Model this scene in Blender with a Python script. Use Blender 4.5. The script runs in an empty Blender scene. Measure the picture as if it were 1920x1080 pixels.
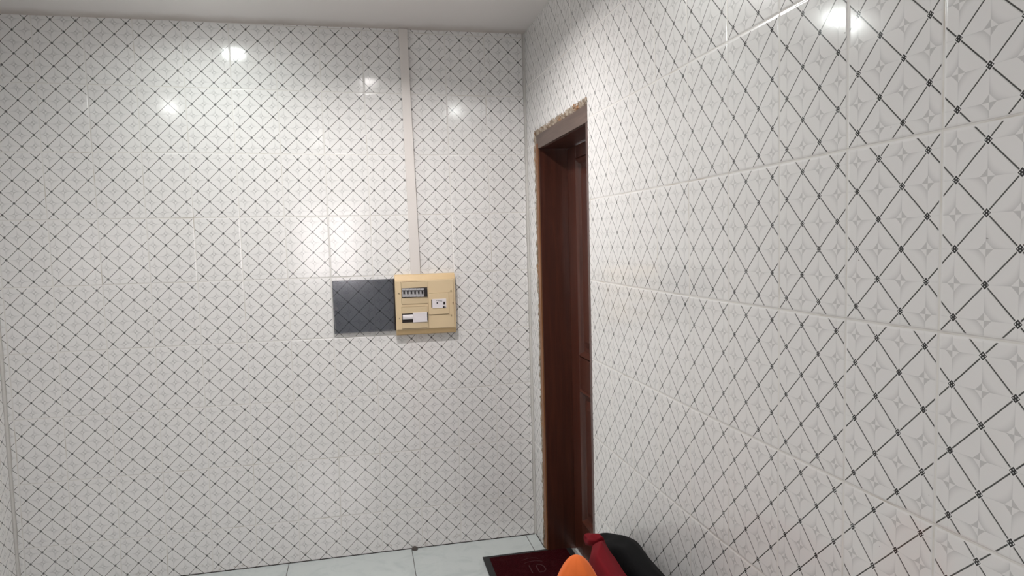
import bpy, bmesh, math, random
from mathutils import Vector, Matrix
random.seed(4)
S = bpy.context.scene
COL = S.collection
# ---------------------------------------------------------------- camera, world, lights, exposure
cam_d = bpy.data.cameras.new('camera'); cam = bpy.data.objects.new('camera', cam_d); COL.objects.link(cam)
cam.location = (-0.84832, -3.48955, 1.58529)
cam.rotation_euler = (1.50095, 0.02642, -0.21369)
cam_d.sensor_width = 36; cam_d.lens = 1281.23 / 1920 * 36; cam_d.clip_start = .02
S.camera = cam
S.view_settings.view_transform = 'Standard'; S.view_settings.look = 'None'
S.view_settings.gamma = 1; S.view_settings.use_curve_mapping = False
S.view_settings.exposure = 1.03
WORLD_STRENGTH = 4.2
LAMP_MAIN, LAMP_RIGHT, LAMP_LEFT, LAMP_REAR = 1.5, 1.6, 1.8, 2.3     # watts
LAMP_FILL = 9.0
w = bpy.data.worlds.new('world'); S.world = w; w.use_nodes = True
w.node_tree.nodes['Background'].inputs[0].default_value = (1.0, .93, .94, 1)
w.node_tree.nodes['Background'].inputs[1].default_value = WORLD_STRENGTH

RW, RD, RH = 2.475, 5.2, 2.639     # room width, depth, height

# ---------------------------------------------------------------- node helper
class G:
    def __init__(s, name):
        s.m = bpy.data.materials.new(name); s.m.use_nodes = True
        s.t = s.m.node_tree; s.n = s.t.nodes; s.bsdf = s.n['Principled BSDF']; s.out = s.n['Material Output']
    def put(s, sock, v):
        if isinstance(v, bpy.types.NodeSocket): s.t.links.new(v, sock)
        else: sock.default_value = v
    def M(s, op, a, b=None, c=None, clamp=False):
        n = s.n.new('ShaderNodeMath'); n.operation = op; n.use_clamp = clamp
        s.put(n.inputs[0], a)
        if b is not None: s.put(n.inputs[1], b)
        if c is not None: s.put(n.inputs[2], c)
        return n.outputs[0]
    def step(s, v, lo, hi):            # 0 at lo, 1 at hi, smooth
        n = s.n.new('ShaderNodeMapRange'); n.interpolation_type = 'SMOOTHSTEP'
        s.put(n.inputs[0], v); s.put(n.inputs[1], lo); s.put(n.inputs[2], hi)
        return n.outputs[0]
    def mix(s, f, a, b):
        n = s.n.new('ShaderNodeMix'); n.data_type = 'RGBA'
        s.put(n.inputs[0], f); s.put(n.inputs[6], a); s.put(n.inputs[7], b)
        return n.outputs[2]
    def noise(s, vec, scale, detail=3, rough=.5, dist=0):
        n = s.n.new('ShaderNodeTexNoise'); n.inputs['Scale'].default_value = scale
        n.inputs['Detail'].default_value = detail; n.inputs['Roughness'].default_value = rough
        n.inputs['Distortion'].default_value = dist
        if vec is not None: s.t.links.new(vec, n.inputs['Vector'])
        return n
    def coord(s, k='Object'):
        if not hasattr(s, 'tc'): s.tc = s.n.new('ShaderNodeTexCoord')
        return s.tc.outputs[k]
    def xyz(s, v):
        n = s.n.new('ShaderNodeSeparateXYZ'); s.t.links.new(v, n.inputs[0]); return n.outputs
    def vec(s, x, y, z=0.):
        n = s.n.new('ShaderNodeCombineXYZ')
        for i, q in enumerate((x, y, z)): s.put(n.inputs[i], q)
        return n.outputs[0]
    def bump(s, h, strength, dist=.001, normal=None):
        n = s.n.new('ShaderNodeBump'); n.inputs['Strength'].default_value = strength; n.inputs['Distance'].default_value = dist
        s.put(n.inputs['Height'], h)
        if normal is not None: s.put(n.inputs['Normal'], normal)
        return n.outputs[0]
    def set(s, **k):
        for a, v in k.items():
            s.put(s.bsdf.inputs[{'color': 'Base Color', 'rough': 'Roughness', 'metal': 'Metallic', 'normal': 'Normal', 'coat': 'Coat Weight',
                                 'coat_rough': 'Coat Roughness', 'spec': 'Specular IOR Level', 'sheen': 'Sheen Weight', 'emis': 'Emission Color',
                                 'emis_s': 'Emission Strength', 'alpha': 'Alpha', 'trans': 'Transmission Weight', 'ior': 'IOR'}[a]], v)
        return s.m

def plain(name, col, rough=.5, var=.06, scale=30, bump=.0, **k):
    g = G(name); n = g.noise(g.coord(), scale, 4)
    c2 = tuple(max(0, c * (1 - var)) for c in col) + (1,)
    kw = dict(color=g.mix(n.outputs['Fac'], tuple(col) + (1,), c2), rough=rough)
    if bump: kw['normal'] = g.bump(n.outputs['Fac'], bump)
    kw.update(k)
    return g.set(**kw)

# ---------------------------------------------------------------- ceramic wall tile (4 x 6 vertices of knots and stars on every tile)
def tile_material():
    g = G('printed_wall_tile'); M = g.M
    uvn = g.n.new('ShaderNodeUVMap'); uvn.uv_map = 'tiles'
    U, V, _ = g.xyz(uvn.outputs[0])
    fu, fv = M('FRACT', U), M('FRACT', V)
    s4, t6 = M('MULTIPLY', fu, 4.), M('MULTIPLY', M('SUBTRACT', 1., fv), 6.)
    a, b = M('SUBTRACT', s4, .5), M('SUBTRACT', t6, .5)
    sm, df = M('ADD', a, b), M('SUBTRACT', a, b)
    def odd(x, off=0.):       # signed distance to the nearest odd integer
        return M('SUBTRACT', M('MULTIPLY', M('FRACT', M('MULTIPLY', M('ADD', x, off), .5)), 2.), 1.)
    d1, d2 = odd(sm), odd(df)
    e1, e2 = odd(sm, .055), odd(df, .055)
    A = lambda x: M('ABSOLUTE', x)
    ex = M('MINIMUM', fu, M('SUBTRACT', 1., fu)); ey = M('MINIMUM', fv, M('SUBTRACT', 1., fv))
    exm, eym = M('MULTIPLY', ex, .204), M('MULTIPLY', ey, .303)     # metres from tile edge
    edge = M('MINIMUM', exm, eym)
    inside = g.step(edge, .0034, .0042)
    line = M('MAXIMUM', M('SUBTRACT', 1., g.step(A(d1), .016, .047)), M('SUBTRACT', 1., g.step(A(d2), .016, .047)))
    line = M('MULTIPLY', line, inside)
    side = M('SUBTRACT', 1., g.step(A(e2), .006, .03))
    side = M('MULTIPLY', M('MULTIPLY', side, inside), .16)
    # knots: |da|+|db| about the odd vertices equals max(|d1|,|d2|) there
    da = M('SUBTRACT', M('FRACT', M('ADD', a, .5)), .5); db = M('SUBTRACT', M('FRACT', M('ADD', b, .5)), .5)
    ia = M('FLOOR', M('ADD', a, .5)); ib = M('FLOOR', M('ADD', b, .5))
    par = M('FRACT', M('MULTIPLY', M('ADD', ia, ib), .5)); isknot = M('GREATER_THAN', par, .25)
    man = M('ADD', A(da), A(db))
    kd = M('MULTIPLY', M('SUBTRACT', 1., g.step(man, .124, .138)), isknot)
    halo = M('MULTIPLY', M('SUBTRACT', 1., g.step(man, .15, .185)), isknot)
    dot = M('SQRT', M('ADD', M('POWER', M('MULTIPLY', da, 1.), 2.), M('POWER', M('SUBTRACT', A(db), .045), 2.)))
    hole = M('SUBTRACT', 1., g.step(dot, .012, .022))
    dot2 = M('SQRT', M('ADD', M('POWER', db, 2.), M('POWER', M('SUBTRACT', A(da), .075), 2.)))
    hole = M('MAXIMUM', hole, M('SUBTRACT', 1., g.step(dot2, .013, .024)))
    knot = M('MULTIPLY', kd, M('SUBTRACT', 1., hole))
    # stars at even vertices: alternate quadrants dark, opposite quadrants shaded outside the star
    s1, s2 = g.M('SUBTRACT', M('MULTIPLY', M('FRACT', M('MULTIPLY', M('ADD', sm, 1.), .5)), 2.), 1.), g.M('SUBTRACT', M('MULTIPLY', M('FRACT', M('MULTIPLY', M('ADD', df, 1.), .5)), 2.), 1.)
    # s1,s2 in [-1,1] about the star of this diamond: sa,sb offsets
    sa = M('MULTIPLY', M('ADD', s1, s2), .5); sb = M('MULTIPLY', M('SUBTRACT', s1, s2), .5)
    ca = M('SUBTRACT', a, sa)        # column of this diamond's star (integer)
    colpar = M('SUBTRACT', M('MULTIPLY', M('GREATER_THAN', M('FRACT', M('ADD', M('MULTIPLY', ca, .5), .01)), .25), 2.), 1.)
    quad = M('MULTIPLY', M('MULTIPLY', M('SIGN', sa), M('SIGN', sb)), colpar)       # +1 / -1
    qpos = M('GREATER_THAN', quad, 0.)
    q = M('ADD', M('SQRT', A(sa)), M('SQRT', A(sb)))
    sman = M('ADD', A(sa), A(sb))
    astr = M('ADD', M('MULTIPLY', q, .1), M('MULTIPLY', sman, 1.))      # slightly concave diamond
    star = M('SUBTRACT', 1., g.step(astr, .28, .305))
    starD = M('MULTIPLY', M('MULTIPLY', star, qpos), .37)
    shade = M('MULTIPLY', M('SUBTRACT', 1., g.step(q, .50, 1.08)), M('SUBTRACT', 1., qpos))
    shade = M('MULTIPLY', M('MULTIPLY', shade, M('SUBTRACT', 1., star)), .36)
    cross = M('MULTIPLY', M('SUBTRACT', 1., g.step(M('MINIMUM', A(sa), A(sb)), .0, .022)), .06)
    ink = M('MULTIPLY', M('ADD', M('ADD', starD, shade), cross), M('MULTIPLY', M('SUBTRACT', 1., halo), inside))
    # lens-like faint outer leaf
    wob = g.noise(g.coord(), 2.2, 2)
    base = g.mix(wob.outputs['Fac'], (.80, .79, .775, 1), (.775, .765, .755, 1))
    col = g.mix(ink, base, (.20, .20, .20, 1))
    col = g.mix(side, col, (.22, .22, .21, 1))
    col = g.mix(M('MULTIPLY', line, .97), col, (.035, .035, .032, 1))
    col = g.mix(M('MULTIPLY', halo, M('MULTIPLY', inside, .9)), col, (.82, .81, .80, 1))
    col = g.mix(M('MULTIPLY', knot, M('MULTIPLY', inside, .97)), col, (.012, .012, .012, 1))
    # grout with grime
    dn = g.noise(g.coord(), 5, 4, .6); dn2 = g.noise(g.coord(), 60, 3, .6)
    gr = M('SUBTRACT', 1., g.step(M('MINIMUM', exm, M('ADD', eym, .0002)), .0011, .0017))
    gcol = g.mix(g.step(dn.outputs['Fac'], .5, .74), (.74, .73, .70, 1), (.42, .37, .30, 1))
    gcol = g.mix(M('MULTIPLY', dn2.outputs['Fac'], .3), gcol, (.5, .45, .37, 1))
    col = g.mix(gr, col, gcol)
    hz = M('MULTIPLY', g.step(M('SUBTRACT', eym, .0), .0013, .0019), M('SUBTRACT', 1., g.step(eym, .0024, .0036)))
    hz = M('MULTIPLY', hz, M('LESS_THAN', fv, .5))
    vz = M('MULTIPLY', g.step(exm, .0012, .0018), M('SUBTRACT', 1., g.step(exm, .0022, .0032)))
    col = g.mix(M('MULTIPLY', hz, .30), col, (.25, .20, .15, 1))
    col = g.mix(M('MULTIPLY', vz, .14), col, (.3, .28, .25, 1))
    # grime that has its own shape: rust and dirt specks low on the wall
    P = g.coord('Object'); X, Y, Z = g.xyz(P)
    low = M('SUBTRACT', 1., g.step(Z, .0, .075))
    sp = g.noise(P, 38, 5, .7); grime = M('MULTIPLY', M('MULTIPLY', g.step(sp.outputs['Fac'], .54, .68), low), .8)
    sel = g.noise(P, 6, 1); grime = M('MULTIPLY', grime, g.step(sel.outputs['Fac'], .48, .62))
    col = g.mix(grime, col, (.20, .13, .07, 1))
    hi = g.noise(P, 55, 2, .5)
    spk = M('MULTIPLY', g.step(hi.outputs['Fac'], .765, .785), .6)
    col = g.mix(spk, col, (.12, .10, .08, 1))
    # height: pillowed tile rim, recessed grout, faint glaze ripple
    rim = g.step(edge, .0008, .0065)
    rip = g.noise(g.coord(), 9, 2)
    h = M('ADD', M('MULTIPLY', rim, 1.), M('MULTIPLY', rip.outputs['Fac'], .22))
    # every tile sits at its own slight tilt
    wn = g.n.new('ShaderNodeTexWhiteNoise'); wn.noise_dimensions = '2D'
    g.t.links.new(g.vec(M('FLOOR', U), M('FLOOR', V)), wn.inputs['Vector'])
    geo = g.n.new('ShaderNodeNewGeometry')
    v1 = g.n.new('ShaderNodeVectorMath'); v1.operation = 'SUBTRACT'; g.t.links.new(wn.outputs['Color'], v1.inputs[0]); v1.inputs[1].default_value = (.5, .5, .5)
    v2 = g.n.new('ShaderNodeVectorMath'); v2.operation = 'SCALE'; g.t.links.new(v1.outputs[0], v2.inputs[0]); v2.inputs['Scale'].default_value = .012
    v3 = g.n.new('ShaderNodeVectorMath'); v3.operation = 'ADD'; g.t.links.new(v2.outputs[0], v3.inputs[0]); g.t.links.new(geo.outputs['Normal'], v3.inputs[1])
    v4 = g.n.new('ShaderNodeVectorMath'); v4.operation = 'NORMALIZE'; g.t.links.new(v3.outputs[0], v4.inputs[0])
    nrm = g.bump(h, .32, .0016, v4.outputs[0])
    return g.set(color=col, rough=M('ADD', M('MULTIPLY', gr, .5), .12), normal=nrm, spec=.5)

def paint_material(name, c, dirt=(.45, .38, .33)):
    g = G(name); P = g.coord()
    n = g.noise(P, 1.2, 4, .6); n2 = g.noise(P, 14, 4, .6)
    col = g.mix(g.step(n.outputs['Fac'], .35, .7), tuple(c) + (1,), tuple(x * .95 for x in c) + (1,))
    return g.set(color=col, rough=.55, normal=g.bump(n2.outputs['Fac'], .08, .002))

def ceiling_material():
    g = G('ceiling_paint'); P = g.coord(); X, Y, Z = g.xyz(P)
    n = g.noise(P, 1.4, 4, .6); n2 = g.noise(P, 9, 4, .6); n3 = g.noise(P, 30, 3)
    c = g.mix(n.outputs['Fac'], (.82, .785, .77, 1), (.78, .75, .73, 1))
    # damp staining along the far edge of the ceiling
    e = g.M('SUBTRACT', 1., g.step(g.M('ADD', g.M('MULTIPLY', Y, -1.), g.M('MULTIPLY', n2.outputs['Fac'], -.10)), -.05, .07))
    c = g.mix(g.M('MULTIPLY', e, .45), c, (.34, .26, .20, 1))
    return g.set(color=c, rough=.45, normal=g.bump(n3.outputs['Fac'], .05, .001))

def floor_material():
    g = G('pale_floor_tile'); P = g.coord(); X, Y, Z = g.xyz(P); M = g.M
    p = .61
    fx = M('FRACT', M('DIVIDE', M('ADD', X, .057 + 10 * p), p)); fy = M('FRACT', M('DIVIDE', M('ADD', Y, 10 * p), p))
    e = M('MULTIPLY', M('MINIMUM', M('MINIMUM', fx, M('SUBTRACT', 1., fx)), M('MINIMUM', fy, M('SUBTRACT', 1., fy))), p)
    gr = M('SUBTRACT', 1., g.step(e, .0012, .0022))
    v = g.noise(P, 7, 6, .65, 1.2); sm = g.noise(P, 2, 3)
    c = g.mix(g.step(v.outputs['Fac'], .45, .75), (.56, .61, .60, 1), (.47, .52, .52, 1))
    c = g.mix(M('MULTIPLY', sm.outputs['Fac'], .3), c, (.44, .46, .46, 1))
    d = g.noise(P, 45, 4, .7); c = g.mix(M('MULTIPLY', g.step(d.outputs['Fac'], .66, .75), .35), c, (.25, .24, .22, 1))
    c = g.mix(gr, c, (.05, .045, .04, 1))
    return g.set(color=c, rough=M('ADD', .07, M('MULTIPLY', gr, .5)), normal=g.bump(M('SUBTRACT', 1., gr), .4, .001), ior=1.9)

def wood_material(name, c1, c2, rough=.28, axis=2, scale=1.0, coat=.4):
    g = G(name); P = g.coord(); X, Y, Z = g.xyz(P); M = g.M
    v = [M('MULTIPLY', q, 16. * scale) for q in (X, Y, Z)]; v[axis] = M('MULTIPLY', (X, Y, Z)[axis], 1.1 * scale)
    n = g.noise(g.vec(*v), 2.2, 6, .62, .8)
    f = g.noise(g.vec(*[M('MULTIPLY', q, 4.) for q in v]), 2, 3, .6)
    c = g.mix(g.step(n.outputs['Fac'], .3, .72), tuple(c1) + (1,), tuple(c2) + (1,))
    c = g.mix(M('MULTIPLY', f.outputs['Fac'], .3), c, tuple(x * .5 for x in c1) + (1,))
    return g.set(color=c, rough=rough, coat=coat, coat_rough=.22, normal=g.bump(n.outputs['Fac'], .12, .001))

def plaster_edge_material():
    g = G('broken_plaster'); P = g.coord(); M = g.M
    n = g.noise(P, 28, 6, .7); n2 = g.noise(P, 9, 4, .6); n3 = g.noise(P, 90, 4, .7)
    c = g.mix(g.step(n.outputs['Fac'], .38, .6), (.17, .12, .08, 1), (.36, .31, .25, 1))
    c = g.mix(g.step(n2.outputs['Fac'], .5, .68), c, (.27, .13, .05, 1))
    c = g.mix(M('MULTIPLY', g.step(n3.outputs['Fac'], .58, .7), .6), c, (.10, .06, .04, 1))
    return g.set(color=c, rough=.85, normal=g.bump(n.outputs['Fac'], .7, .004))

def fabric(name, c, rough=.85, weave=900, sheen=.3, var=.15):
    g = G(name); P = g.coord()
    n = g.noise(P, 12, 4); wv = g.noise(P, weave, 2)
    col = g.mix(n.outputs['Fac'], tuple(c) + (1,), tuple(x * (1 - var) for x in c) + (1,))
    return g.set(color=col, rough=rough, sheen=sheen, spec=.12, normal=g.bump(wv.outputs['Fac'], .15, .0006))

MT = dict(
    tile=tile_material(), ceiling=ceiling_material(), floor=floor_material(),
    door=wood_material('door_wood', (.060, .0145, .0075), (.105, .028, .014), .33),
    frame=wood_material('frame_wood', (.050, .013, .007), (.085, .024, .013), .36),
    frame_edge=wood_material('worn_frame_edge', (.20, .075, .025), (.34, .15, .055), .55, coat=.1),
    head=wood_material('head_wood', (.10, .066, .052), (.15, .10, .08), .5, axis=1, coat=.1),
    plaster=plaster_edge_material(),
    caulk=plain('white_caulk', (.62, .60, .57), .6, .12, 60, .3),
    trunk=plain('trunking_plastic', (.70, .66, .63), .38, .05, 8),
    cream=plain('cream_plastic', (.69, .54, .34), .42, .08, 14),
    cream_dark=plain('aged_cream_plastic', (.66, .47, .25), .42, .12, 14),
    cream_in=plain('recessed_cream_plastic', (.62, .49, .31), .45, .06, 14),
    white=plain('white_plastic', (.74, .70, .72), .4, .04, 20),
    light_grey=plain('grey_plastic', (.50, .49, .50), .45, .2, 160),
    black=plain('black_plastic', (.012, .010, .010), .35, .2, 60),
    dark=plain('dark_hole', (.02, .012, .010), .7, .2, 60),
    steel=plain('screw_steel', (.33, .27, .17), .4, .2, 60, metal=.5),
    black_cloth=fabric('black_cloth', (.0035, .0035, .004), .95, sheen=0),
    maroon=fabric('maroon_cloth', (.150, .006, .011), .9, sheen=0),
    orange=fabric('orange_cloth', (.80, .17, .04), .85, sheen=.05),
    rubber=plain('mat_rubber', (.012, .013, .014), .6, .2, 90),
    stone=plain('threshold_stone', (.33, .34, .33), .25, .15, 12),
    wframe=plain('window_frame_paint', (.30, .17, .13), .4, .1, 20),
)
def mat_fibre():
    g = G('maroon_mat_fibre'); P = g.coord()
    n = g.noise(P, 420, 3, .6); n2 = g.noise(P, 30, 4, .6)
    c = g.mix(g.step(n.outputs['Fac'], .35, .7), (.018, .0016, .0026, 1), (.055, .005, .008, 1))
    c = g.mix(g.M('MULTIPLY', g.step(n2.outputs['Fac'], .5, .7), .4), c, (.05, .012, .014, 1))
    return g.set(color=c, rough=.95, spec=.05, normal=g.bump(n.outputs['Fac'], .9, .003))
MT['mat'] = mat_fibre()
MT['mat_print'] = plain('mat_raised_pattern', (.055, .009, .012), .75, .3, 300)
def smoked():
    g = G('smoked_clear_plastic')
    tr = g.n.new('ShaderNodeBsdfTransparent'); tr.inputs[0].default_value = (.76, .775, .81, 1)
    gl = g.n.new('ShaderNodeBsdfGlossy'); gl.inputs['Roughness'].default_value = .12; gl.inputs[0].default_value = (1, 1, 1, 1)
    df = g.n.new('ShaderNodeBsdfDiffuse'); df.inputs[0].default_value = (.16, .165, .18, 1)
    m0 = g.n.new('ShaderNodeMixShader'); m0.inputs[0].default_value = .05; g.t.links.new(tr.outputs[0], m0.inputs[1]); g.t.links.new(df.outputs[0], m0.inputs[2])
    fr = g.n.new('ShaderNodeFresnel'); fr.inputs[0].default_value = 1.45
    m1 = g.n.new('ShaderNodeMixShader'); g.t.links.new(fr.outputs[0], m1.inputs[0]); g.t.links.new(m0.outputs[0], m1.inputs[1]); g.t.links.new(gl.outputs[0], m1.inputs[2])
    g.t.links.new(m1.outputs[0], g.out.inputs[0]); return g.m
MT['smoked'] = smoked()
def pane():
    g = G('window_pane_glass')
    tr = g.n.new('ShaderNodeBsdfTransparent'); gl = g.n.new('ShaderNodeBsdfGlossy'); gl.inputs['Roughness'].default_value = .02
    fr = g.n.new('ShaderNodeFresnel'); fr.inputs[0].default_value = 1.45
    m1 = g.n.new('ShaderNodeMixShader'); g.t.links.new(fr.outputs[0], m1.inputs[0]); g.t.links.new(tr.outputs[0], m1.inputs[1]); g.t.links.new(gl.outputs[0], m1.inputs[2])
    g.t.links.new(m1.outputs[0], g.out.inputs[0]); return g.m
MT['pane'] = pane()
def lampmat(name, col, s):
    g = G(name); return g.set(color=(.8, .8, .8, 1), emis=tuple(col) + (1,), emis_s=s)

# ---------------------------------------------------------------- mesh helpers
def link(name, bm, mat, parent=None, smooth=False, bevel=0, loc=None):
    me = bpy.data.meshes.new(name); bm.normal_update(); bm.to_mesh(me); bm.free()
    o = bpy.data.objects.new(name, me); COL.objects.link(o)
    for m in (mat if isinstance(mat, (list, tuple)) else [mat]): me.materials.append(m)
    if parent: o.parent = parent
    if loc: o.location = loc
    if smooth:
        for p in me.polygons: p.use_smooth = True
    if bevel:
        b = o.modifiers.new('bevel', 'BEVEL'); b.width = bevel; b.segments = 2; b.limit_method = 'ANGLE'; b.angle_limit = math.radians(40)
    return o
def box(bm, x0, x1, y0, y1, z0, z1, mi=0):
    v = [bm.verts.new(p) for p in ((x0,y0,z0),(x1,y0,z0),(x1,y1,z0),(x0,y1,z0),(x0,y0,z1),(x1,y0,z1),(x1,y1,z1),(x0,y1,z1))]
    for f in ((0,3,2,1),(4,5,6,7),(0,1,5,4),(1,2,6,5),(2,3,7,6),(3,0,4,7)):
        q = bm.faces.new([v[i] for i in f]); q.material_index = mi
def bx(name, x0, x1, y0, y1, z0, z1, mat, parent=None, bevel=0):
    bm = bmesh.new(); box(bm, x0, x1, y0, y1, z0, z1); return link(name, bm, mat, parent, bevel=bevel)
def empty(name, loc, label=None, cat=None, group=None, kind=None):
    o = bpy.data.objects.new(name, None); COL.objects.link(o); o.location = loc; o.empty_display_size = .05
    tag(o, label, cat, group, kind); return o
def tag(o, label=None, cat=None, group=None, kind=None):
    if label: o['label'] = label
    if cat: o['category'] = cat
    if group: o['group'] = group
    if kind: o['kind'] = kind
    return o
def cyl(bm, c, r, h, axis='Y', n=20, r2=None):
    m = bmesh.ops.create_cone(bm, cap_ends=True, segments=n, radius1=r, radius2=r if r2 is None else r2, depth=h)
    R = {'X': Matrix.Rotation(math.pi/2, 4, 'Y'), 'Y': Matrix.Rotation(math.pi/2, 4, 'X'), 'Z': Matrix.Identity(4)}[axis]
    bmesh.ops.transform(bm, matrix=Matrix.Translation(c) @ R, verts=m['verts'])

# ---------------------------------------------------------------- walls with hand-laid tiling (slightly uneven courses)
CK = [-0.01557, -4.95963, 0.08122, -0.05502, -0.02936, -0.06455, -0.01475, -0.01459, -0.00101, 0.01032]
CR = [8.72927, 0.08126, -3.25128, 0.05535, 0.00201, -0.04644, 0.00955, -0.00762, -0.0148, 0.00548]
RK = [13.0278, 5.14575, 0.10577, 0.04694, -0.01564, -0.04182]
RR = [8.66276, 0.00295, -3.26867, 0.01561, 0.03137, 0.0128]
def poly(c, a, b):
    t = [1, a, b, a*a, a*b, b*b, a**3, a*a*b, a*b*b, b**3]
    return sum(x * y for x, y in zip(c, t))
def uv_back(p): return -poly(CK, p.x, p.z), -poly(CR, p.x, p.z)
def uv_right(p):
    y = max(p.y, -3.2); e = p.y - y
    return -(poly(RK, y, p.z) + e * 4.9), -poly(RR, y, p.z)
def uv_left(p): return -(p.y * -4.9) + .35, p.z * 3.3 + .31
def uv_front(p): return p.x * 4.9, p.z * 3.3 + .31
def cuts(a, b, n, extra):
    s = sorted(set([round(a + (b - a) * i / n, 4) for i in range(n + 1)] + [round(e, 4) for e in extra]))
    return [v for i, v in enumerate(s) if i == 0 or v - s[i-1] > 1e-4]
def wall(name, horiz, fixed, a0, a1, uvf, holes, thick, n=40):
    """horiz 'x' : plane y=fixed ; 'y' : plane x=fixed. thick (signed) is the direction away from the room"""
    bm = bmesh.new(); uvl = bm.loops.layers.uv.new('tiles')
    hs = cuts(a0, a1, n, [h for q in holes for h in q[:2]]); zs = cuts(0, RH, 26, [h for q in holes for h in q[2:]])
    mk = (lambda h, z, d=0: Vector((h, fixed + d, z))) if horiz == 'x' else (lambda h, z, d=0: Vector((fixed + d, h, z)))
    vv = {}
    def vert(i, j, k):
        if (i, j, k) not in vv: vv[i, j, k] = bm.verts.new(mk(hs[i], zs[j], thick * k))
        return vv[i, j, k]
    def solid(i, j):
        if not (0 <= i < len(hs) - 1 and 0 <= j < len(zs) - 1): return False
        h, z = (hs[i] + hs[i+1]) / 2, (zs[j] + zs[j+1]) / 2
        return not any(q[0] < h < q[1] and q[2] < z < q[3] for q in holes)
    for i in range(len(hs) - 1):
        for j in range(len(zs) - 1):
            if not solid(i, j): continue
            for k in (0, 1):
                bm.faces.new([vert(i, j, k), vert(i+1, j, k), vert(i+1, j+1, k), vert(i, j+1, k)])
            for (di, dj, p, q) in ((-1, 0, (i, j), (i, j+1)), (1, 0, (i+1, j), (i+1, j+1)), (0, -1, (i, j), (i+1, j)), (0, 1, (i, j+1), (i+1, j+1))):
                if not solid(i + di, j + dj):
                    f = bm.faces.new([vert(*p, 0), vert(*q, 0), vert(*q, 1), vert(*p, 1)]); f.material_index = 1
    bmesh.ops.recalc_face_normals(bm, faces=bm.faces)
    for f in bm.faces:
        for l in f.loops: l[uvl].uv = uvf(l.vert.co)
    o = link(name, bm, [MT['tile'], MT['plaster']]); o['kind'] = 'structure'; return o

DY0, DY1, DZ = -.985, -.172, 2.112       # door opening in the right wall
DEPTH = .15
wall('wall_back', 'x', 0.0, -RW, 0.0, uv_back, [], .12, 60)
wall('wall_right', 'y', 0.0, -RD, 0.0, uv_right, [(DY0, DY1, -.001, DZ)], .20, 100)
wall('wall_left', 'y', -RW, -RD, 0.0, uv_left, [], -.12, 30)
WX0, WX1, WZ0, WZ1 = -1.72, -.83, 1.08, 2.10
wall('wall_front', 'x', -RD, -RW, 0.0, uv_front, [(WX0, WX1, WZ0, WZ1)], -.12, 20)
tag(bx('floor', -RW - .12, 1.1, -RD - .12, .12, -.06, 0.0, MT['floor']), kind='structure')
tag(bx('ceiling', -RW - .12, .2, -RD - .12, .12, RH, RH + .08, MT['ceiling']), kind='structure')

# caulk beads in the two corners and the dark joint along the floor
def corner_bead(name, x, y, sx, mat=MT['caulk']):
    bm = bmesh.new(); prev = None; n = 60
    for i in range(n + 1):
        z = RH * i / n; r = .010 + .004 * random.random()
        ring = [bm.verts.new((x, y, z)), bm.verts.new((x + sx * r, y, z)), bm.verts.new((x + sx * r * .42, y - r * .42, z)), bm.verts.new((x, y - r, z))]
        if prev:
            for a in range(4): bm.faces.new([prev[a], prev[(a+1) % 4], ring[(a+1) % 4], ring[a]])
        prev = ring
    o = link(name, bm, mat, smooth=True); tag(o, kind='structure'); return o
tag(bx('floor_joint_back', -RW, 0, -.0022, 0, 0, .0035, MT['dark']), kind='structure')
tag(bx('floor_joint_right', -.0022, 0, DY1 + .012, -.0022, 0, .0035, MT['dark']), kind='structure')
corner_bead('trim_1', 0, 0, -1); corner_bead('trim_2', -RW, 0, 1)

# window (seen in the tiles' reflections)
wo = empty('window_1', ((WX0 + WX1) / 2, -RD, WZ0), kind='structure')
def child_world(o, p):
    o.parent = p; o.location = o.location - p.location; return o
bm = bmesh.new(); t = .045; y0, y1 = -RD - .09, -RD - .03
box(bm, WX0, WX0 + t, y0, y1, WZ0, WZ1); box(bm, WX1 - t, WX1, y0, y1, WZ0, WZ1)
box(bm, WX0 + t, WX1 - t, y0, y1, WZ0, WZ0 + t); box(bm, WX0 + t, WX1 - t, y0, y1, WZ1 - t, WZ1)
cx = (WX0 + WX1) / 2; box(bm, cx - .05, cx + .03, y0, y1, WZ0 + t, WZ1 - t)
box(bm, WX0 + t, WX1 - t, y0 + .01, y1 - .01, 1.90, 1.935)
child_world(link('window_frame', bm, MT['wframe']), wo)
bm = bmesh.new(); box(bm, WX0 + t, WX1 - t, -RD - .064, -RD - .060, WZ0 + t, WZ1 - t)
child_world(link('window_pane', bm, MT['pane']), wo)

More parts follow.
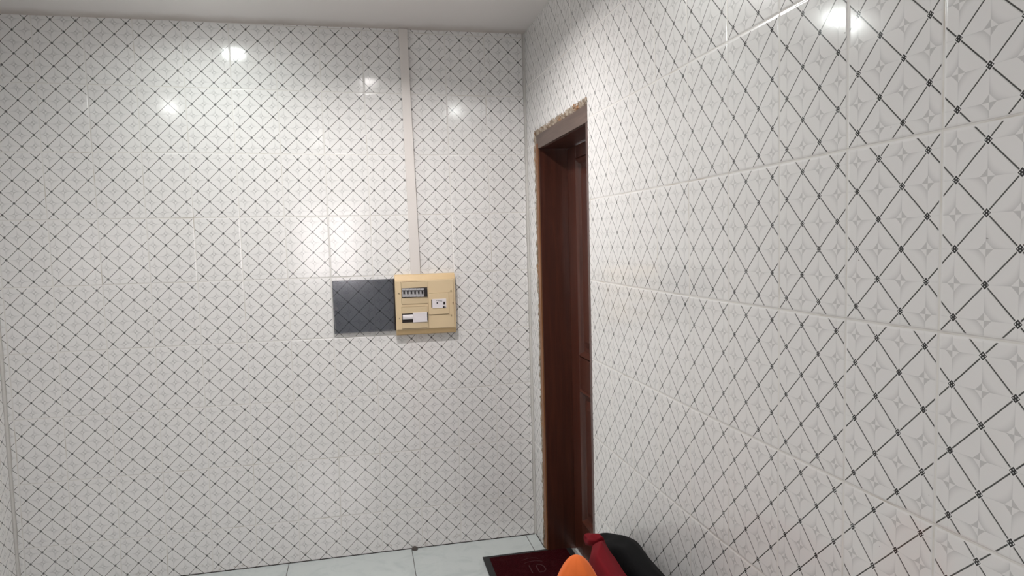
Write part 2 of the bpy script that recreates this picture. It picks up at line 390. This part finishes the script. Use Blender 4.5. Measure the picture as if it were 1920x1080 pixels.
# ---------------------------------------------------------------- ceiling lamps, one of them an added fill
def lamp(x, y, r, strength, label, col=(1, 1, .985), spread=168, glow=25):
    e = empty('ceiling_lamp', (x, y, RH), label, 'ceiling lamp')
    bm = bmesh.new(); N = 32; prof = [(r * 1.14, 0), (r * 1.14, -.006), (r * 1.02, -.012), (r * .98, -.010), (r * .98, 0)]
    rings = [[bm.verts.new((a * math.cos(2*math.pi*k/N), a * math.sin(2*math.pi*k/N), z)) for k in range(N)] for a, z in prof]
    for a, b in zip(rings, rings[1:]):
        for k in range(N): bm.faces.new([a[k], a[(k+1) % N], b[(k+1) % N], b[k]])
    bmesh.ops.recalc_face_normals(bm, faces=bm.faces)
    link('trim_ring', bm, MT['white'], e, smooth=True)
    bm = bmesh.new(); prof = [(r * .97, -.004), (r * .95, -.012), (r * .88, -.018), (r * .6, -.022), (r * .15, -.024)]
    rings = [[bm.verts.new((a * math.cos(2*math.pi*k/N), a * math.sin(2*math.pi*k/N), z)) for k in range(N)] for a, z in prof]
    for a, b in zip(rings, rings[1:]):
        for k in range(N): bm.faces.new([a[k], a[(k+1) % N], b[(k+1) % N], b[k]])
    bm.faces.new(rings[-1]); bmesh.ops.recalc_face_normals(bm, faces=bm.faces)
    link('diffuser', bm, lampmat('lamp_glow', col, glow), e, smooth=True)
    ld = bpy.data.lights.new('lamp_light', 'AREA'); ld.shape = 'DISK'; ld.size = r * 1.9; ld.energy = strength; ld.color = col; ld.spread = math.radians(spread)
    lo = bpy.data.objects.new('lamp_light', ld); COL.objects.link(lo); lo.parent = e; lo.location = (0, 0, -.028)
    return e
lamp(-1.485, -.46, .055, LAMP_MAIN, 'round white ceiling lamp at the top edge, above the tiled wall', (.94, 1, .97))
lamp(-.10, -2.06, .045, LAMP_RIGHT, 'round ceiling lamp close to the right tiled wall', (.96, 1, .98))
lamp(-2.2, -2.07, .045, LAMP_LEFT, 'small round ceiling lamp close to the left wall')
lamp(-.78, -.95, .055, LAMP_FILL, 'added round fill lamp on the ceiling in front of the brown door', (1, .955, .94), 155, 1.5)  # added lamp, brightens the door corner, floor and right of the back wall
lamp(-1.26, -3.72, .06, LAMP_REAR, 'round ceiling lamp over the rear of the room')

# ---------------------------------------------------------------- door in the right wall
door = empty('door_1', (DEPTH, (DY0 + DY1) / 2, 0), kind='structure')
def dchild(o, lab=None):
    child_world(o, door)
    if lab: o['label'] = lab
    return o
# rough plaster strip around the opening (the chipped reveal)
def rough_strip(name, pts0, pts1, out, amp, mat):
    """strip between two polylines p(t) with a jagged surface"""
    bm = bmesh.new(); n = 140; rows = 5; G_ = []
    for i in range(n + 1):
        t = i / n; a = pts0[0].lerp(pts0[1], t); b = pts1[0].lerp(pts1[1], t); row = []
        for j in range(rows + 1):
            s = j / rows; p = a.lerp(b, s)
            k = amp * (random.random() * (1 if 0 < j < rows else .5))
            row.append(bm.verts.new(p + out * k * (1 if 0 < j < rows else .3) + (b - a).normalized() * (random.random() - .5) * amp * .8))
        G_.append(row)
    for i in range(n):
        for j in range(rows): bm.faces.new([G_[i][j], G_[i+1][j], G_[i+1][j+1], G_[i][j+1]])
    back = [bm.verts.new(p - out * .012) for p in (pts0[0], pts0[1], pts1[1], pts1[0])]
    bm.faces.new(back)
    sides = [([G_[i][0] for i in range(n + 1)], back[0], back[1]), ([G_[i][rows] for i in range(n + 1)], back[3], back[2])]
    for e, b0, b1 in sides: bm.faces.new(e + [b1, b0])
    bm.faces.new([G_[0][j] for j in range(rows + 1)] + [back[3], back[0]]); bm.faces.new([G_[n][j] for j in range(rows + 1)] + [back[2], back[1]])
    bmesh.ops.recalc_face_normals(bm, faces=bm.faces)
    return link(name, bm, mat)
OUT = Vector((-1, 0, 0))
dchild(rough_strip('plaster_edge', (Vector((.002, DY1 + .012, 0)), Vector((.002, DY1 + .012, DZ + .012))), (Vector((.004, DY1 - .020, 0)), Vector((.004, DY1 - .024, DZ - .03))), OUT, .008, MT['plaster']), 'chipped plaster edge stained brown')
dchild(rough_strip('plaster_edge', (Vector((.002, DY1 + .012, DZ + .010)), Vector((.002, DY0 + .0, DZ + .012))), (Vector((.004, DY1 - .030, DZ - .022)), Vector((.004, DY0 + .0, DZ - .020))), OUT, .008, MT['plaster']), 'chipped plaster edge over the frame head')
# frame: jambs + head + stop
JY = DY1 - .034
dchild(bx('door_jamb', .006, DEPTH + .045, DY1 - .052, DY1 - .004, 0, DZ - .07, MT['frame'], bevel=.003))
dchild(bx('worn_jamb_edge', .000, .0065, DY1 - .052, DY1 - .014, 0.012, DZ - .06, MT['frame_edge'], bevel=.001), 'worn orange-brown front edge of the jamb')
dchild(bx('door_jamb', .006, DEPTH + .045, DY0 + .004, DY0 + .046, 0, DZ - .07, MT['frame'], bevel=.003))
dchild(bx('frame_head', .016, DEPTH + .045, DY0 + .004, DY1 - .004, DZ - .085, DZ - .012, MT['frame'], bevel=.003))
dchild(bx('head_fascia', .002, .016, DY0 + .004, DY1 - .014, DZ - .085, DZ - .016, MT['head'], bevel=.002), 'greyish-brown face of the frame head')  # front face in a lighter greyish-brown than the rest of the head
# leaf: stiles, rails and two raised panels with mouldings
LY1, LY0, LZ1, LX = DY1 - .055, DY0 + .049, DZ - .088, DEPTH
def leaf():
    bm = bmesh.new(); sw = .13; th = .04
    ys = [LY0, LY0 + sw, LY1 - sw, LY1]; z_ = [.012, .19, .86, 1.015, 1.965, LZ1]
    box(bm, LX, LX + th, ys[0], ys[1], z_[0], z_[5]); box(bm, LX, LX + th, ys[2], ys[3], z_[0], z_[5])
    for a, b in ((0, 1), (2, 3), (4, 5)): box(bm, LX, LX + th, ys[1], ys[2], z_[a], z_[b])
    frame = link('door_leaf', bm, MT['door'], bevel=.002)
    out = [frame]
    for a, b in ((1, 2), (3, 4)):
        bm = bmesh.new()
        rects = [(0, .004), (.010, -.006), (.022, .004), (.030, .016), (.050, .016), (.085, .002)]
        loops = []
        for ins, dx in rects:
            y0_, y1_, z0_, z1_ = ys[1] + ins, ys[2] - ins, z_[a] + ins, z_[b] - ins
            loops.append([bm.verts.new((LX + dx, y, z)) for y, z in ((y0_, z0_), (y1_, z0_), (y1_, z1_), (y0_, z1_))])
        for p, q in zip(loops, loops[1:]):
            for k in range(4): bm.faces.new([p[k], p[(k+1) % 4], q[(k+1) % 4], q[k]])
        bm.faces.new(loops[-1])
        bk = [bm.verts.new((LX + .03, v.co.y, v.co.z)) for v in loops[0]]; bm.faces.new(bk)
        for k in range(4): bm.faces.new([loops[0][k], loops[0][(k+1) % 4], bk[(k+1) % 4], bk[k]])
        bmesh.ops.recalc_face_normals(bm, faces=bm.faces)
        out.append(link('door_panel', bm, MT['door'], bevel=.001))
    return out
lf = leaf()
for o in lf: dchild(o)
bm = bmesh.new(); cyl(bm, (LX - .022, LY0 + .06, 1.0), .012, .05, 'X'); m = bmesh.ops.create_uvsphere(bm, u_segments=16, v_segments=10, radius=.026)
bmesh.ops.translate(bm, vec=(LX - .055, LY0 + .06, 1.0), verts=m['verts'])
dchild(link('door_knob', bm, MT['steel'], smooth=True))
# stone threshold strip
tag(bx('trim_3', .0, .145, DY0 + .047, DY1 - .053, 0.0, .004, MT['stone'], bevel=.001), kind='structure')

# ---------------------------------------------------------------- cable trunking above the fuse box
def slab(name, quad, y0, y1, mat, parent=None, bevel=0, cap=None):
    """quad of (x,z) TL,TR,BR,BL extruded in y"""
    bm = bmesh.new()
    f = [bm.verts.new((x, y0, z)) for x, z in quad]; b = [bm.verts.new((x, y1, z)) for x, z in quad]
    bm.faces.new(f); bm.faces.new(b[::-1])
    for k in range(4): bm.faces.new([f[k], b[k], b[(k+1) % 4], f[(k+1) % 4]])
    bmesh.ops.recalc_face_normals(bm, faces=bm.faces)
    return link(name, bm, mat, parent, bevel=bevel)
tr = empty('cable_trunking', (-.60, 0, 1.42), 'white plastic cable trunking running down the tiled wall to the fuse box', 'cable trunking')
def tch(o): return child_world(o, tr)
tch(slab('trunking_base', [(-.636, RH - .001), (-.598, RH - .001), (-.574, 1.426), (-.619, 1.426)], -.010, 0, MT['trunk']))
tch(slab('trunking_cover', [(-.638, RH - .001), (-.596, RH - .001), (-.572, 1.426), (-.621, 1.426)], -.021, -.010, MT['trunk'], bevel=.002))

# ---------------------------------------------------------------- fuse box
FX0, FX1, FZ0, FZ1 = -.704, -.402, 1.121, 1.427
fb = empty('fuse_box', (FX0, 0, FZ0), 'cream plastic fuse box with open smoked cover on the tiled wall', 'fuse box')
def F(o, lab=None):
    o.parent = fb; o.location = o.location - fb.location
    if lab: o['label'] = lab
    return o
def fxz(X, Y):          # crop pixel -> wall coordinates (measured on the photograph)
    v = (Y - 80 + .031 * (X - 25)) / 968; u = (X - 25 - 50 * v) / 965
    return FX0 + u * (FX1 - FX0), FZ1 - v * (FZ1 - FZ0)
def FB(name, X0, Y0, X1, Y1, y0, y1, mat, bevel=0, parent=True):
    q = [fxz(X0, Y0), fxz(X1, Y0), fxz(X1, Y1), fxz(X0, Y1)]
    xa = (q[0][0] + q[3][0]) / 2; xb = (q[1][0] + q[2][0]) / 2; za = (q[0][1] + q[1][1]) / 2; zb = (q[2][1] + q[3][1]) / 2
    o = bx(name, xa, xb, y0, y1, zb, za, mat, bevel=bevel)
    return F(o) if parent else o
# back box with chamfered top and bottom bands
bm = bmesh.new()
d1, d2 = -.030, -.040
prof = [(0, FZ0), (d1 + .012, FZ0), (d1, FZ0 + .004), (d2, FZ0 + .028), (d2, FZ1 - .028), (d1, FZ1 - .004), (d1 + .012, FZ1), (0, FZ1)]
L = [bm.verts.new((FX0, y, z)) for y, z in prof]; R_ = [bm.verts.new((FX1, y, z)) for y, z in prof]
bm.faces.new(L); bm.faces.new(R_[::-1])
for k in range(8):
    f = bm.faces.new([L[k], R_[k], R_[(k+1) % 8], L[(k+1) % 8]])
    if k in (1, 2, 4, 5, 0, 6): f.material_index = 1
bmesh.ops.recalc_face_normals(bm, faces=bm.faces)
F(link('housing', bm, [MT['cream'], MT['cream_dark']], bevel=.0015))
Y = d2
# recess rims and panels
def rim(name, X0, Y0, X1, Y1, w=7, y=Y - .0035, mat=None, fill=None):
    bm = bmesh.new()
    (xa, za), (xb, _), (_, zb) = fxz((X0), Y0), fxz(X1, Y0), fxz(X0, Y1)
    xa = (fxz(X0, Y0)[0] + fxz(X0, Y1)[0]) / 2; xb = (fxz(X1, Y0)[0] + fxz(X1, Y1)[0]) / 2
    za = (fxz(X0, Y0)[1] + fxz(X1, Y0)[1]) / 2; zb = (fxz(X0, Y1)[1] + fxz(X1, Y1)[1]) / 2
    t = w * .000313
    box(bm, xa, xa + t, y, Y, zb, za); box(bm, xb - t, xb, y, Y, zb, za); box(bm, xa + t, xb - t, y, Y, za - t, za); box(bm, xa + t, xb - t, y, Y, zb, zb + t)
    return F(link(name, bm, mat or MT['cream'], bevel=.0006))
FB('front_bezel', 62, 165, 985, 935, Y - .004, Y, MT['cream'], .0015)
Y = Y - .004
def grooves(name, segs, mat):
    bm = bmesh.new()
    for X0, Y0, X1, Y1 in segs:
        (xa, za), (xb, zb) = fxz(X0, Y0), fxz(X1, Y1)
        if abs(X1 - X0) > abs(Y1 - Y0): z = (za + zb) / 2; box(bm, xa, xb, Y - .0006, Y + .001, z - .0008, z + .0008)
        else: x = (xa + xb) / 2; box(bm, x - .0008, x + .0008, Y - .0006, Y + .001, zb, za)
    return F(link(name, bm, mat))
FB('circuit_cover', 140, 190, 560, 535, Y - .003, Y, MT['cream_in'], .001)
FB('circuit_cover', 150, 585, 562, 925, Y - .003, Y, MT['cream_in'], .001)
FB('meter_cover', 575, 372, 905, 708, Y - .004, Y, MT['cream'], .0012)
g_ = plain('groove_shadow_line', (.22, .15, .08), .6, .1)
grooves('panel_joints', [(137, 186, 137, 540), (140, 186, 520, 182), (148, 540, 220, 540), (300, 528, 560, 524), (150, 580, 560, 580), (152, 585, 152, 930), (160, 930, 562, 925), (568, 190, 568, 930), (578, 370, 905, 368), (580, 712, 905, 708)], g_)
# breakers in the upper window
yb = Y - .003
FB('breaker_window', 142, 280, 552, 432, yb - .0012, yb, MT['dark'])
for i in range(6):
    X0 = 150 + i * 58
    b = bx('breaker', *(lambda a, c: (a[0], c[0]))(fxz(X0, 350), fxz(X0 + 55, 350)), yb - .006, yb - .0012, fxz(X0, 425)[1], fxz(X0, 290)[1], MT['light_grey'], bevel=.0005)
    F(b)
    xa = fxz(X0 + 16, 360)[0]; xb_ = fxz(X0 + 42, 360)[0]
    bm = bmesh.new(); za, zm, zb2 = fxz(X0, 318)[1], fxz(X0, 336)[1], fxz(X0, 374)[1]
    box(bm, fxz(X0 + 2, 360)[0], fxz(X0 + 53, 360)[0], yb - .0072, yb - .006, zm, za)
    box(bm, xa, xb_, yb - .012, yb - .006, zb2, zm)
    t2 = link('toggle', bm, MT['black'], bevel=.0004); t2.parent = b
xa, xb_ = fxz(500, 350)[0], fxz(548, 350)[0]
F(bx('end_breaker', xa, xb_, yb - .005, yb - .0012, fxz(500, 425)[1], fxz(500, 290)[1], MT['black'], bevel=.0005))
# lower window: dark opening with a white tube, white blank cover beside it
FB('lower_window', 155, 688, 328, 832, yb - .0008, yb, MT['dark'])
bm = bmesh.new(); a, c = fxz(165, 745), fxz(326, 745)
cyl(bm, ((a[0] + c[0]) / 2, yb - .003, (a[1] + c[1]) / 2), .0125, abs(c[0] - a[0]), 'X'); bmesh.ops.scale(bm, vec=(1, .35, 1), verts=bm.verts, space=Matrix.Translation((0, -(yb - .003), 0)))
F(link('breaker_body', bm, MT['white'], smooth=False))
FB('blank_cover', 328, 672, 555, 828, yb - .004, yb, MT['white'], .0008)
FB('cover_latch', 556, 672, 566, 800, yb - .005, yb, MT['dark'])
# meter label with its marks
ym = Y - .004
FB('meter_window', 618, 470, 640, 600, ym - .0010, ym, MT['dark'])
lab = FB('meter_label', 632, 462, 858, 608, ym - .0018, ym, MT['white'], .0006)
def mark(name, X, Yy, w, h, mat=MT['black']):
    return FB(name, X - w / 2, Yy - h / 2, X + w / 2, Yy + h / 2, ym - .0026, ym - .0016, mat)
k1 = mark('push_button', 826, 530, 32, 46); k2 = mark('push_button', 820, 592, 28, 26); k3 = mark('indicator', 712, 527, 22, 24); k4 = mark('indicator', 846, 594, 8, 20)
# small printed line on the label (too small to read: letter-like strokes)
bm = bmesh.new()
for X0, w_, h_ in ((697, 9, 9), (708, 6, 11), (728, 9, 13), (740, 6, 12), (756, 7, 12), (765, 7, 9), (774, 8, 12), (784, 8, 10)):
    Yc = 488 + (X0 - 697) * .10
    (xa, za), (xb2, zb2) = fxz(X0, Yc - h_ / 2), fxz(X0 + w_ * .85, Yc + h_ / 2); box(bm, xa, xb2, ym - .0024, ym - .0017, zb2, za)
F(link('label_print', bm, MT['black']))
for X, Yy in ((100, 368), (114, 766), (970, 528), (932, 332), (945, 726)):
    bm = bmesh.new(); x, z = fxz(X, Yy); cyl(bm, (x, Y - .001, z), .0032, .0035, 'Y', 14); F(link('screw', bm, MT['steel']))
# smoked cover swung open flat against the wall
cv = slab('smoked_cover', [(-1.003, 1.405), (-.711, 1.407), (-.710, 1.152), (-1.001, 1.148)], -.0125, -.0095, MT['smoked']); F(cv, 'transparent smoked grey cover hanging open to the left')
bm = bmesh.new()
def rimbar(x0, x1, z0, z1): box(bm, x0, x1, -.0165, -.004, z0, z1)
rimbar(-1.006, -1.003, 1.146, 1.408); rimbar(-1.003, -.711, 1.405, 1.408); rimbar(-1.003, -.711, 1.146, 1.149)
bm2 = plain('smoked_rim', (.10, .10, .115), .25, .1)
fr_ = link('cover_rim', bm, bm2); fr_.parent = cv
for z in (1.20, 1.35):
    bm = bmesh.new(); cyl(bm, (-.7075, -.018, z), .004, .03, 'Z', 12); h_ = link('hinge', bm, MT['dark']); h_.parent = cv
F(bx('hinge_shadow_strip', -.7105, -.7045, -.020, -.002, 1.146, 1.408, MT['dark']))  # dark strip drawn for the shadow line along the cover's right edge
bm = bmesh.new(); cyl(bm, (-.996, -.0135, 1.272), .0105, .004, 'Y', 24); lt = link('finger_notch', bm, bm2); lt.parent = cv

# ---------------------------------------------------------------- dark drain stub at the foot of the wall
bm = bmesh.new(); m = bmesh.ops.create_uvsphere(bm, u_segments=20, v_segments=12, radius=.016)
for v in bm.verts:
    v.co.z = max(v.co.z, 0); v.co *= 1 + .12 * math.sin(v.co.x * 400) * math.cos(v.co.y * 330)
o = link('pipe_stub', bm, plain('grey_pipe_stub', (.10, .085, .075), .8, .4, 200, .4), smooth=True); o.location = (-.652, -.013, 0)
tag(o, 'small dark rounded stub where the tiled wall meets the floor', 'pipe stub')

# ---------------------------------------------------------------- doormat
mx0, mx1, my0, my1 = -.330, .128, -.93, -.205
dm = empty('doormat', (mx0, my0, 0), 'maroon doormat with black rubber border lying at the brown door', 'doormat')
bm = bmesh.new(); N = 40
def mz(x, y): return .0
box(bm, mx0, mx1, my0, my1, .0045, .0075); o = link('rubber_border', bm, MT['rubber'], bevel=.002); child_world(o, dm)
bm = bmesh.new(); ix0, ix1, iy0, iy1 = mx0 + .032, mx1 - .03, my0 + .03, my1 - .024
nx, ny = 70, 110; gv = [[bm.verts.new((ix0 + (ix1 - ix0) * i / nx, iy0 + (iy1 - iy0) * j / ny, .0095 + .0016 * random.random())) for j in range(ny + 1)] for i in range(nx + 1)]
for i in range(nx):
    for j in range(ny): bm.faces.new([gv[i][j], gv[i+1][j], gv[i+1][j+1], gv[i][j+1]])
o = link('fibre_pile', bm, MT['mat']); s_ = o.modifiers.new('solid', 'SOLIDIFY'); s_.thickness = .003; s_.offset = -1; child_world(o, dm)
# moulded scroll pattern and lettering, only its top shows
def tube(bm, pts, r, n=6):
    prev = None
    for i, p in enumerate(pts):
        d = (pts[min(i+1, len(pts)-1)] - pts[max(i-1, 0)]).normalized(); up = Vector((0, 0, 1)); s = d.cross(up).normalized(); u = s.cross(d)
        ring = [bm.verts.new(p + (s * math.cos(2*math.pi*k/n) + u * math.sin(2*math.pi*k/n)) * r) for k in range(n)]
        if prev:
            for k in range(n): bm.faces.new([prev[k], prev[(k+1) % n], ring[(k+1) % n], ring[k]])
        else: bm.faces.new(ring)
        prev = ring
    bm.faces.new(prev[::-1])
zt = .0105
cxm = (mx0 + mx1) / 2
def raised(name, pts, r):
    bm = bmesh.new(); tube(bm, pts, r); child_world(link(name, bm, MT['mat_print']), dm)
for cx_, cy_, r_, a0, a1 in ((-.105, -.315, .045, 30, 150), (-.10, -.355, .055, 35, 145)):
    raised('raised_scroll', [Vector((cx_ + r_ * math.cos(math.radians(a0 + (a1 - a0) * k / 14)), cy_ + r_ * .6 * math.sin(math.radians(a0 + (a1 - a0) * k / 14)), zt)) for k in range(15)], .0014)
raised('raised_stroke', [Vector((-.128, -.362, zt)), Vector((-.128, -.44, zt))], .0025)
raised('raised_stroke', [Vector((-.095, -.44, zt)), Vector((-.095, -.372, zt)), Vector((-.085, -.362, zt)), Vector((-.070, -.368, zt)), Vector((-.060, -.385, zt)), Vector((-.058, -.42, zt)), Vector((-.072, -.438, zt)), Vector((-.094, -.44, zt))], .0025)

# ---------------------------------------------------------------- bags and garments at the foot of the right wall
def cloth_lathe(name, path, mat, fold=.06, nf=7, seg=64, parent=None, seed=0, sub=1):
    """path: list of (centre Vector, rx, ry, yaw) rings from bottom to top; folds fade in with the size of the ring"""
    bm = bmesh.new(); prev = None; rnd = random.Random(seed); ph = [rnd.random() * 6.28 for _ in range(4)]
    for i, (c, rx, ry, yaw) in enumerate(path):
        ring = []
        for k in range(seg):
            a = 2 * math.pi * k / seg
            f = 1 + fold * (math.sin(nf * a + ph[0] + i * .12) * .6 + math.sin((nf * 2 + 1) * a + ph[1] - i * .2) * .25 + math.sin(3 * a + ph[2] + i * .3) * .3)
            x, y = rx * f * math.cos(a), ry * f * math.sin(a)
            ring.append(bm.verts.new(c + Vector((x * math.cos(yaw) - y * math.sin(yaw), x * math.sin(yaw) + y * math.cos(yaw), 0))))
        if prev:
            for k in range(seg): bm.faces.new([prev[k], prev[(k+1) % seg], ring[(k+1) % seg], ring[k]])
        else: bm.faces.new(ring[::-1])
        prev = ring
    bm.faces.new(prev); bmesh.ops.recalc_face_normals(bm, faces=bm.faces)
    o = link(name, bm, mat, parent, smooth=True)
    s = o.modifiers.new('sub', 'SUBSURF'); s.levels = sub; s.render_levels = sub
    return o

def V(*a): return Vector(a)

from mathutils import noise as mn
def skin_sheet(name, rows, mat, thick=.004, sub=2, parent=None, wob=.004, ws=14):
    """cloth sheet through rows of points"""
    bm = bmesh.new(); g_ = [[bm.verts.new(Vector(p)) for p in r] for r in rows]
    for a, b in zip(g_, g_[1:]):
        for i in range(len(a) - 1): bm.faces.new([a[i], a[i+1], b[i+1], b[i]])
    o = link(name, bm, mat, parent, smooth=True)
    m = o.modifiers.new('s', 'SUBSURF'); m.levels = m.render_levels = sub
    m = o.modifiers.new('t', 'SOLIDIFY'); m.thickness = thick
    return o
# soft bodies lofted between upright sections: {x: [(y, z) along the top edge]}
BLK = {-0.04: [(-1.177, 0.507), (-1.299, 0.557), (-1.448, 0.606), (-1.52, 0.621), (-1.586, 0.62), (-1.712, 0.614), (-1.861, 0.607)], -0.12: [(-1.352, 0.591), (-1.442, 0.631), (-1.585, 0.685), (-1.675, 0.709), (-1.737, 0.711), (-1.838, 0.703), (-1.965, 0.694)], -0.2: [(-1.554, 0.649), (-1.633, 0.684), (-1.731, 0.722), (-1.812, 0.743), (-1.886, 0.745), (-1.954, 0.741), (-2.047, 0.741)]}
MAR = {-0.225: [(-1.635, 0.707), (-1.688, 0.741), (-1.728, 0.757), (-1.753, 0.75), (-1.794, 0.741), (-1.849, 0.737), (-1.915, 0.732), (-1.996, 0.725)], -0.265: [(-1.739, 0.742), (-1.776, 0.764), (-1.815, 0.779), (-1.839, 0.772), (-1.875, 0.765), (-1.92, 0.759), (-1.977, 0.751), (-2.044, 0.749)], -0.305: [(-1.835, 0.749), (-1.857, 0.765), (-1.887, 0.776), (-1.915, 0.775), (-1.95, 0.773), (-1.994, 0.77), (-2.046, 0.768), (-2.099, 0.767)]}
def soft_loft(name, secs, mat, parent, wob, seed, pad):
    bm = bmesh.new(); prev = None; xs = sorted(secs)
    def resample(L, n=26):
        out = []
        for i in range(n):
            t = i / (n - 1) * (len(L) - 1); k = min(int(t), len(L) - 2); f = t - k
            out.append((L[k][0] * (1 - f) + L[k+1][0] * f, L[k][1] * (1 - f) + L[k+1][1] * f))
        return out
    S_ = [(x, resample(secs[x])) for x in xs]; full = []
    for (x0, A_), (x1, B_) in zip(S_, S_[1:]):
        for j in range(4):
            f = j / 4; full.append((x0 * (1 - f) + x1 * f, [(a[0] * (1 - f) + b[0] * f, a[1] * (1 - f) + b[1] * f) for a, b in zip(A_, B_)]))
    full.append(S_[-1])
    full = [(full[0][0] - pad, [(y, z - .03) for y, z in full[0][1]])] + full
    for x, top in full:
        ring = []
        lo, hi = top[0], top[-1]
        colA = [(lo[0] + .01 * math.sin(k), lo[1] * (1 - k / 7)) for k in range(7, 0, -1)]
        colB = [(hi[0], hi[1] * (1 - k / 7)) for k in range(1, 8)]
        for y, z in colA + top + colB:
            d = mn.noise(Vector((x * 9 + seed, y * 11, z * 5))) * wob
            ring.append(bm.verts.new((min(x + d * .5, -.012), y + d, max(.003, z + d * .25))))
        if prev:
            for i in range(len(ring) - 1): bm.faces.new([prev[i], prev[i+1], ring[i+1], ring[i]])
            bm.faces.new([prev[-1], prev[0], ring[0], ring[-1]])
        else: bm.faces.new(ring[::-1])
        prev = ring
    bm.faces.new(prev); bmesh.ops.recalc_face_normals(bm, faces=bm.faces)
    o = link(name, bm, mat, parent, smooth=True); o.modifiers.new('s', 'SUBSURF').render_levels = 2; return o
bag = empty('bag', (0, 0, 0), 'black fabric bag standing against the right tiled wall behind the maroon cloth', 'bag')
soft_loft('bag_body', BLK, MT['black_cloth'], bag, .012, 1, .012)
mar = empty('cloth', (0, 0, 0), 'maroon cloth with a rolled top edge in front of the black bag', 'cloth')
soft_loft('draped_panel', MAR, MT['maroon'], mar, .016, 5, .010)
bm = bmesh.new(); prev = None; n = 28; m_ = 20
for i in range(n + 1):
    t = i / n; c = Vector((-.250 - .010 * math.sin(math.pi * t), -1.667 - .105 * t, .727 + .036 * t)); r = .0185 * (math.sin(math.pi * (.12 + .76 * t)) ** .5)
    r *= 1 + .12 * math.sin(t * 10)
    ring = []
    for k in range(m_):
        a = 2 * math.pi * k / m_; rr = r * (1 + .12 * math.sin(3 * a + t * 5) + .06 * math.sin(7 * a - t * 8))
        ring.append(bm.verts.new(c + Vector((math.cos(a) * rr, 0, math.sin(a) * rr))))
    if prev:
        for k in range(m_): bm.faces.new([prev[k], prev[(k+1) % m_], ring[(k+1) % m_], ring[k]])
    else: bm.faces.new(ring[::-1])
    prev = ring
bm.faces.new(prev); bmesh.ops.recalc_face_normals(bm, faces=bm.faces)
o = link('rolled_edge', bm, MT['maroon'], mar, smooth=True); o.modifiers.new('s', 'SUBSURF').render_levels = 2
for k, (ya, yb) in enumerate(((-1.70, -1.80), (-1.78, -1.86), (-1.88, -1.96))):
    bm = bmesh.new(); tube(bm, [Vector((-.316 - .004 * math.sin(i), ya + (yb - ya) * i / 12, .60 - .045 * i)) for i in range(13)], .007, 8)
    link('pleat', bm, MT['maroon'], mar, smooth=True)

# orange bag: domed soft top with pinched folds
org = empty('cloth_bag', (0, 0, 0), 'bright orange soft cloth bag with a rounded top below the maroon cloth', 'bag')
bm = bmesh.new(); prev = None; n = 48
oc = Vector((-.425, -2.146, 0))
prof = [(.01, .15), (.12, .155), (.35, .155), (.50, .145), (.60, .13), (.68, .112), (.745, .085), (.79, .058), (.818, .037), (.833, .018), (.838, .005)]
prof = [(z * 1.076, r * .94) for z, r in prof]
for i, (z, r) in enumerate(prof):
    ring = []
    for k in range(n):
        a = 2 * math.pi * k / n
        f = 1 + (.10 * math.sin(4 * a + .5) + .08 * math.sin(7 * a + 2 + z * 3) + .03 * math.sin(15 * a - z * 5)) * (.45 + 1.1 * max(0, min(1, (.80 - z) / .35)))
        lean = .03 * (z / .87) ** 2
        ring.append(bm.verts.new(oc + Vector((r * f * math.cos(a) * (.55 + .3 * max(0, min(1, (z - .64) / .2))), r * f * math.sin(a) + lean, z))))
    if prev:
        for k in range(n): bm.faces.new([prev[k], prev[(k+1) % n], ring[(k+1) % n], ring[k]])
    else:
        for v in ring: v.co.z = .004
        bm.faces.new(ring[::-1])
    prev = ring
bm.faces.new(prev); bmesh.ops.recalc_face_normals(bm, faces=bm.faces)
o = link('bag_cloth', bm, MT['orange'], org, smooth=True); o.modifiers.new('s', 'SUBSURF').render_levels = 2
bm = bmesh.new(); tube(bm, [oc + Vector((-.06 + .004 * math.sin(k), -.16 + .012 * k, .40 + .034 * k - .0012 * k * k)) for k in range(11)], .004, 8)
link('seam', bm, MT['orange'], org, smooth=True)
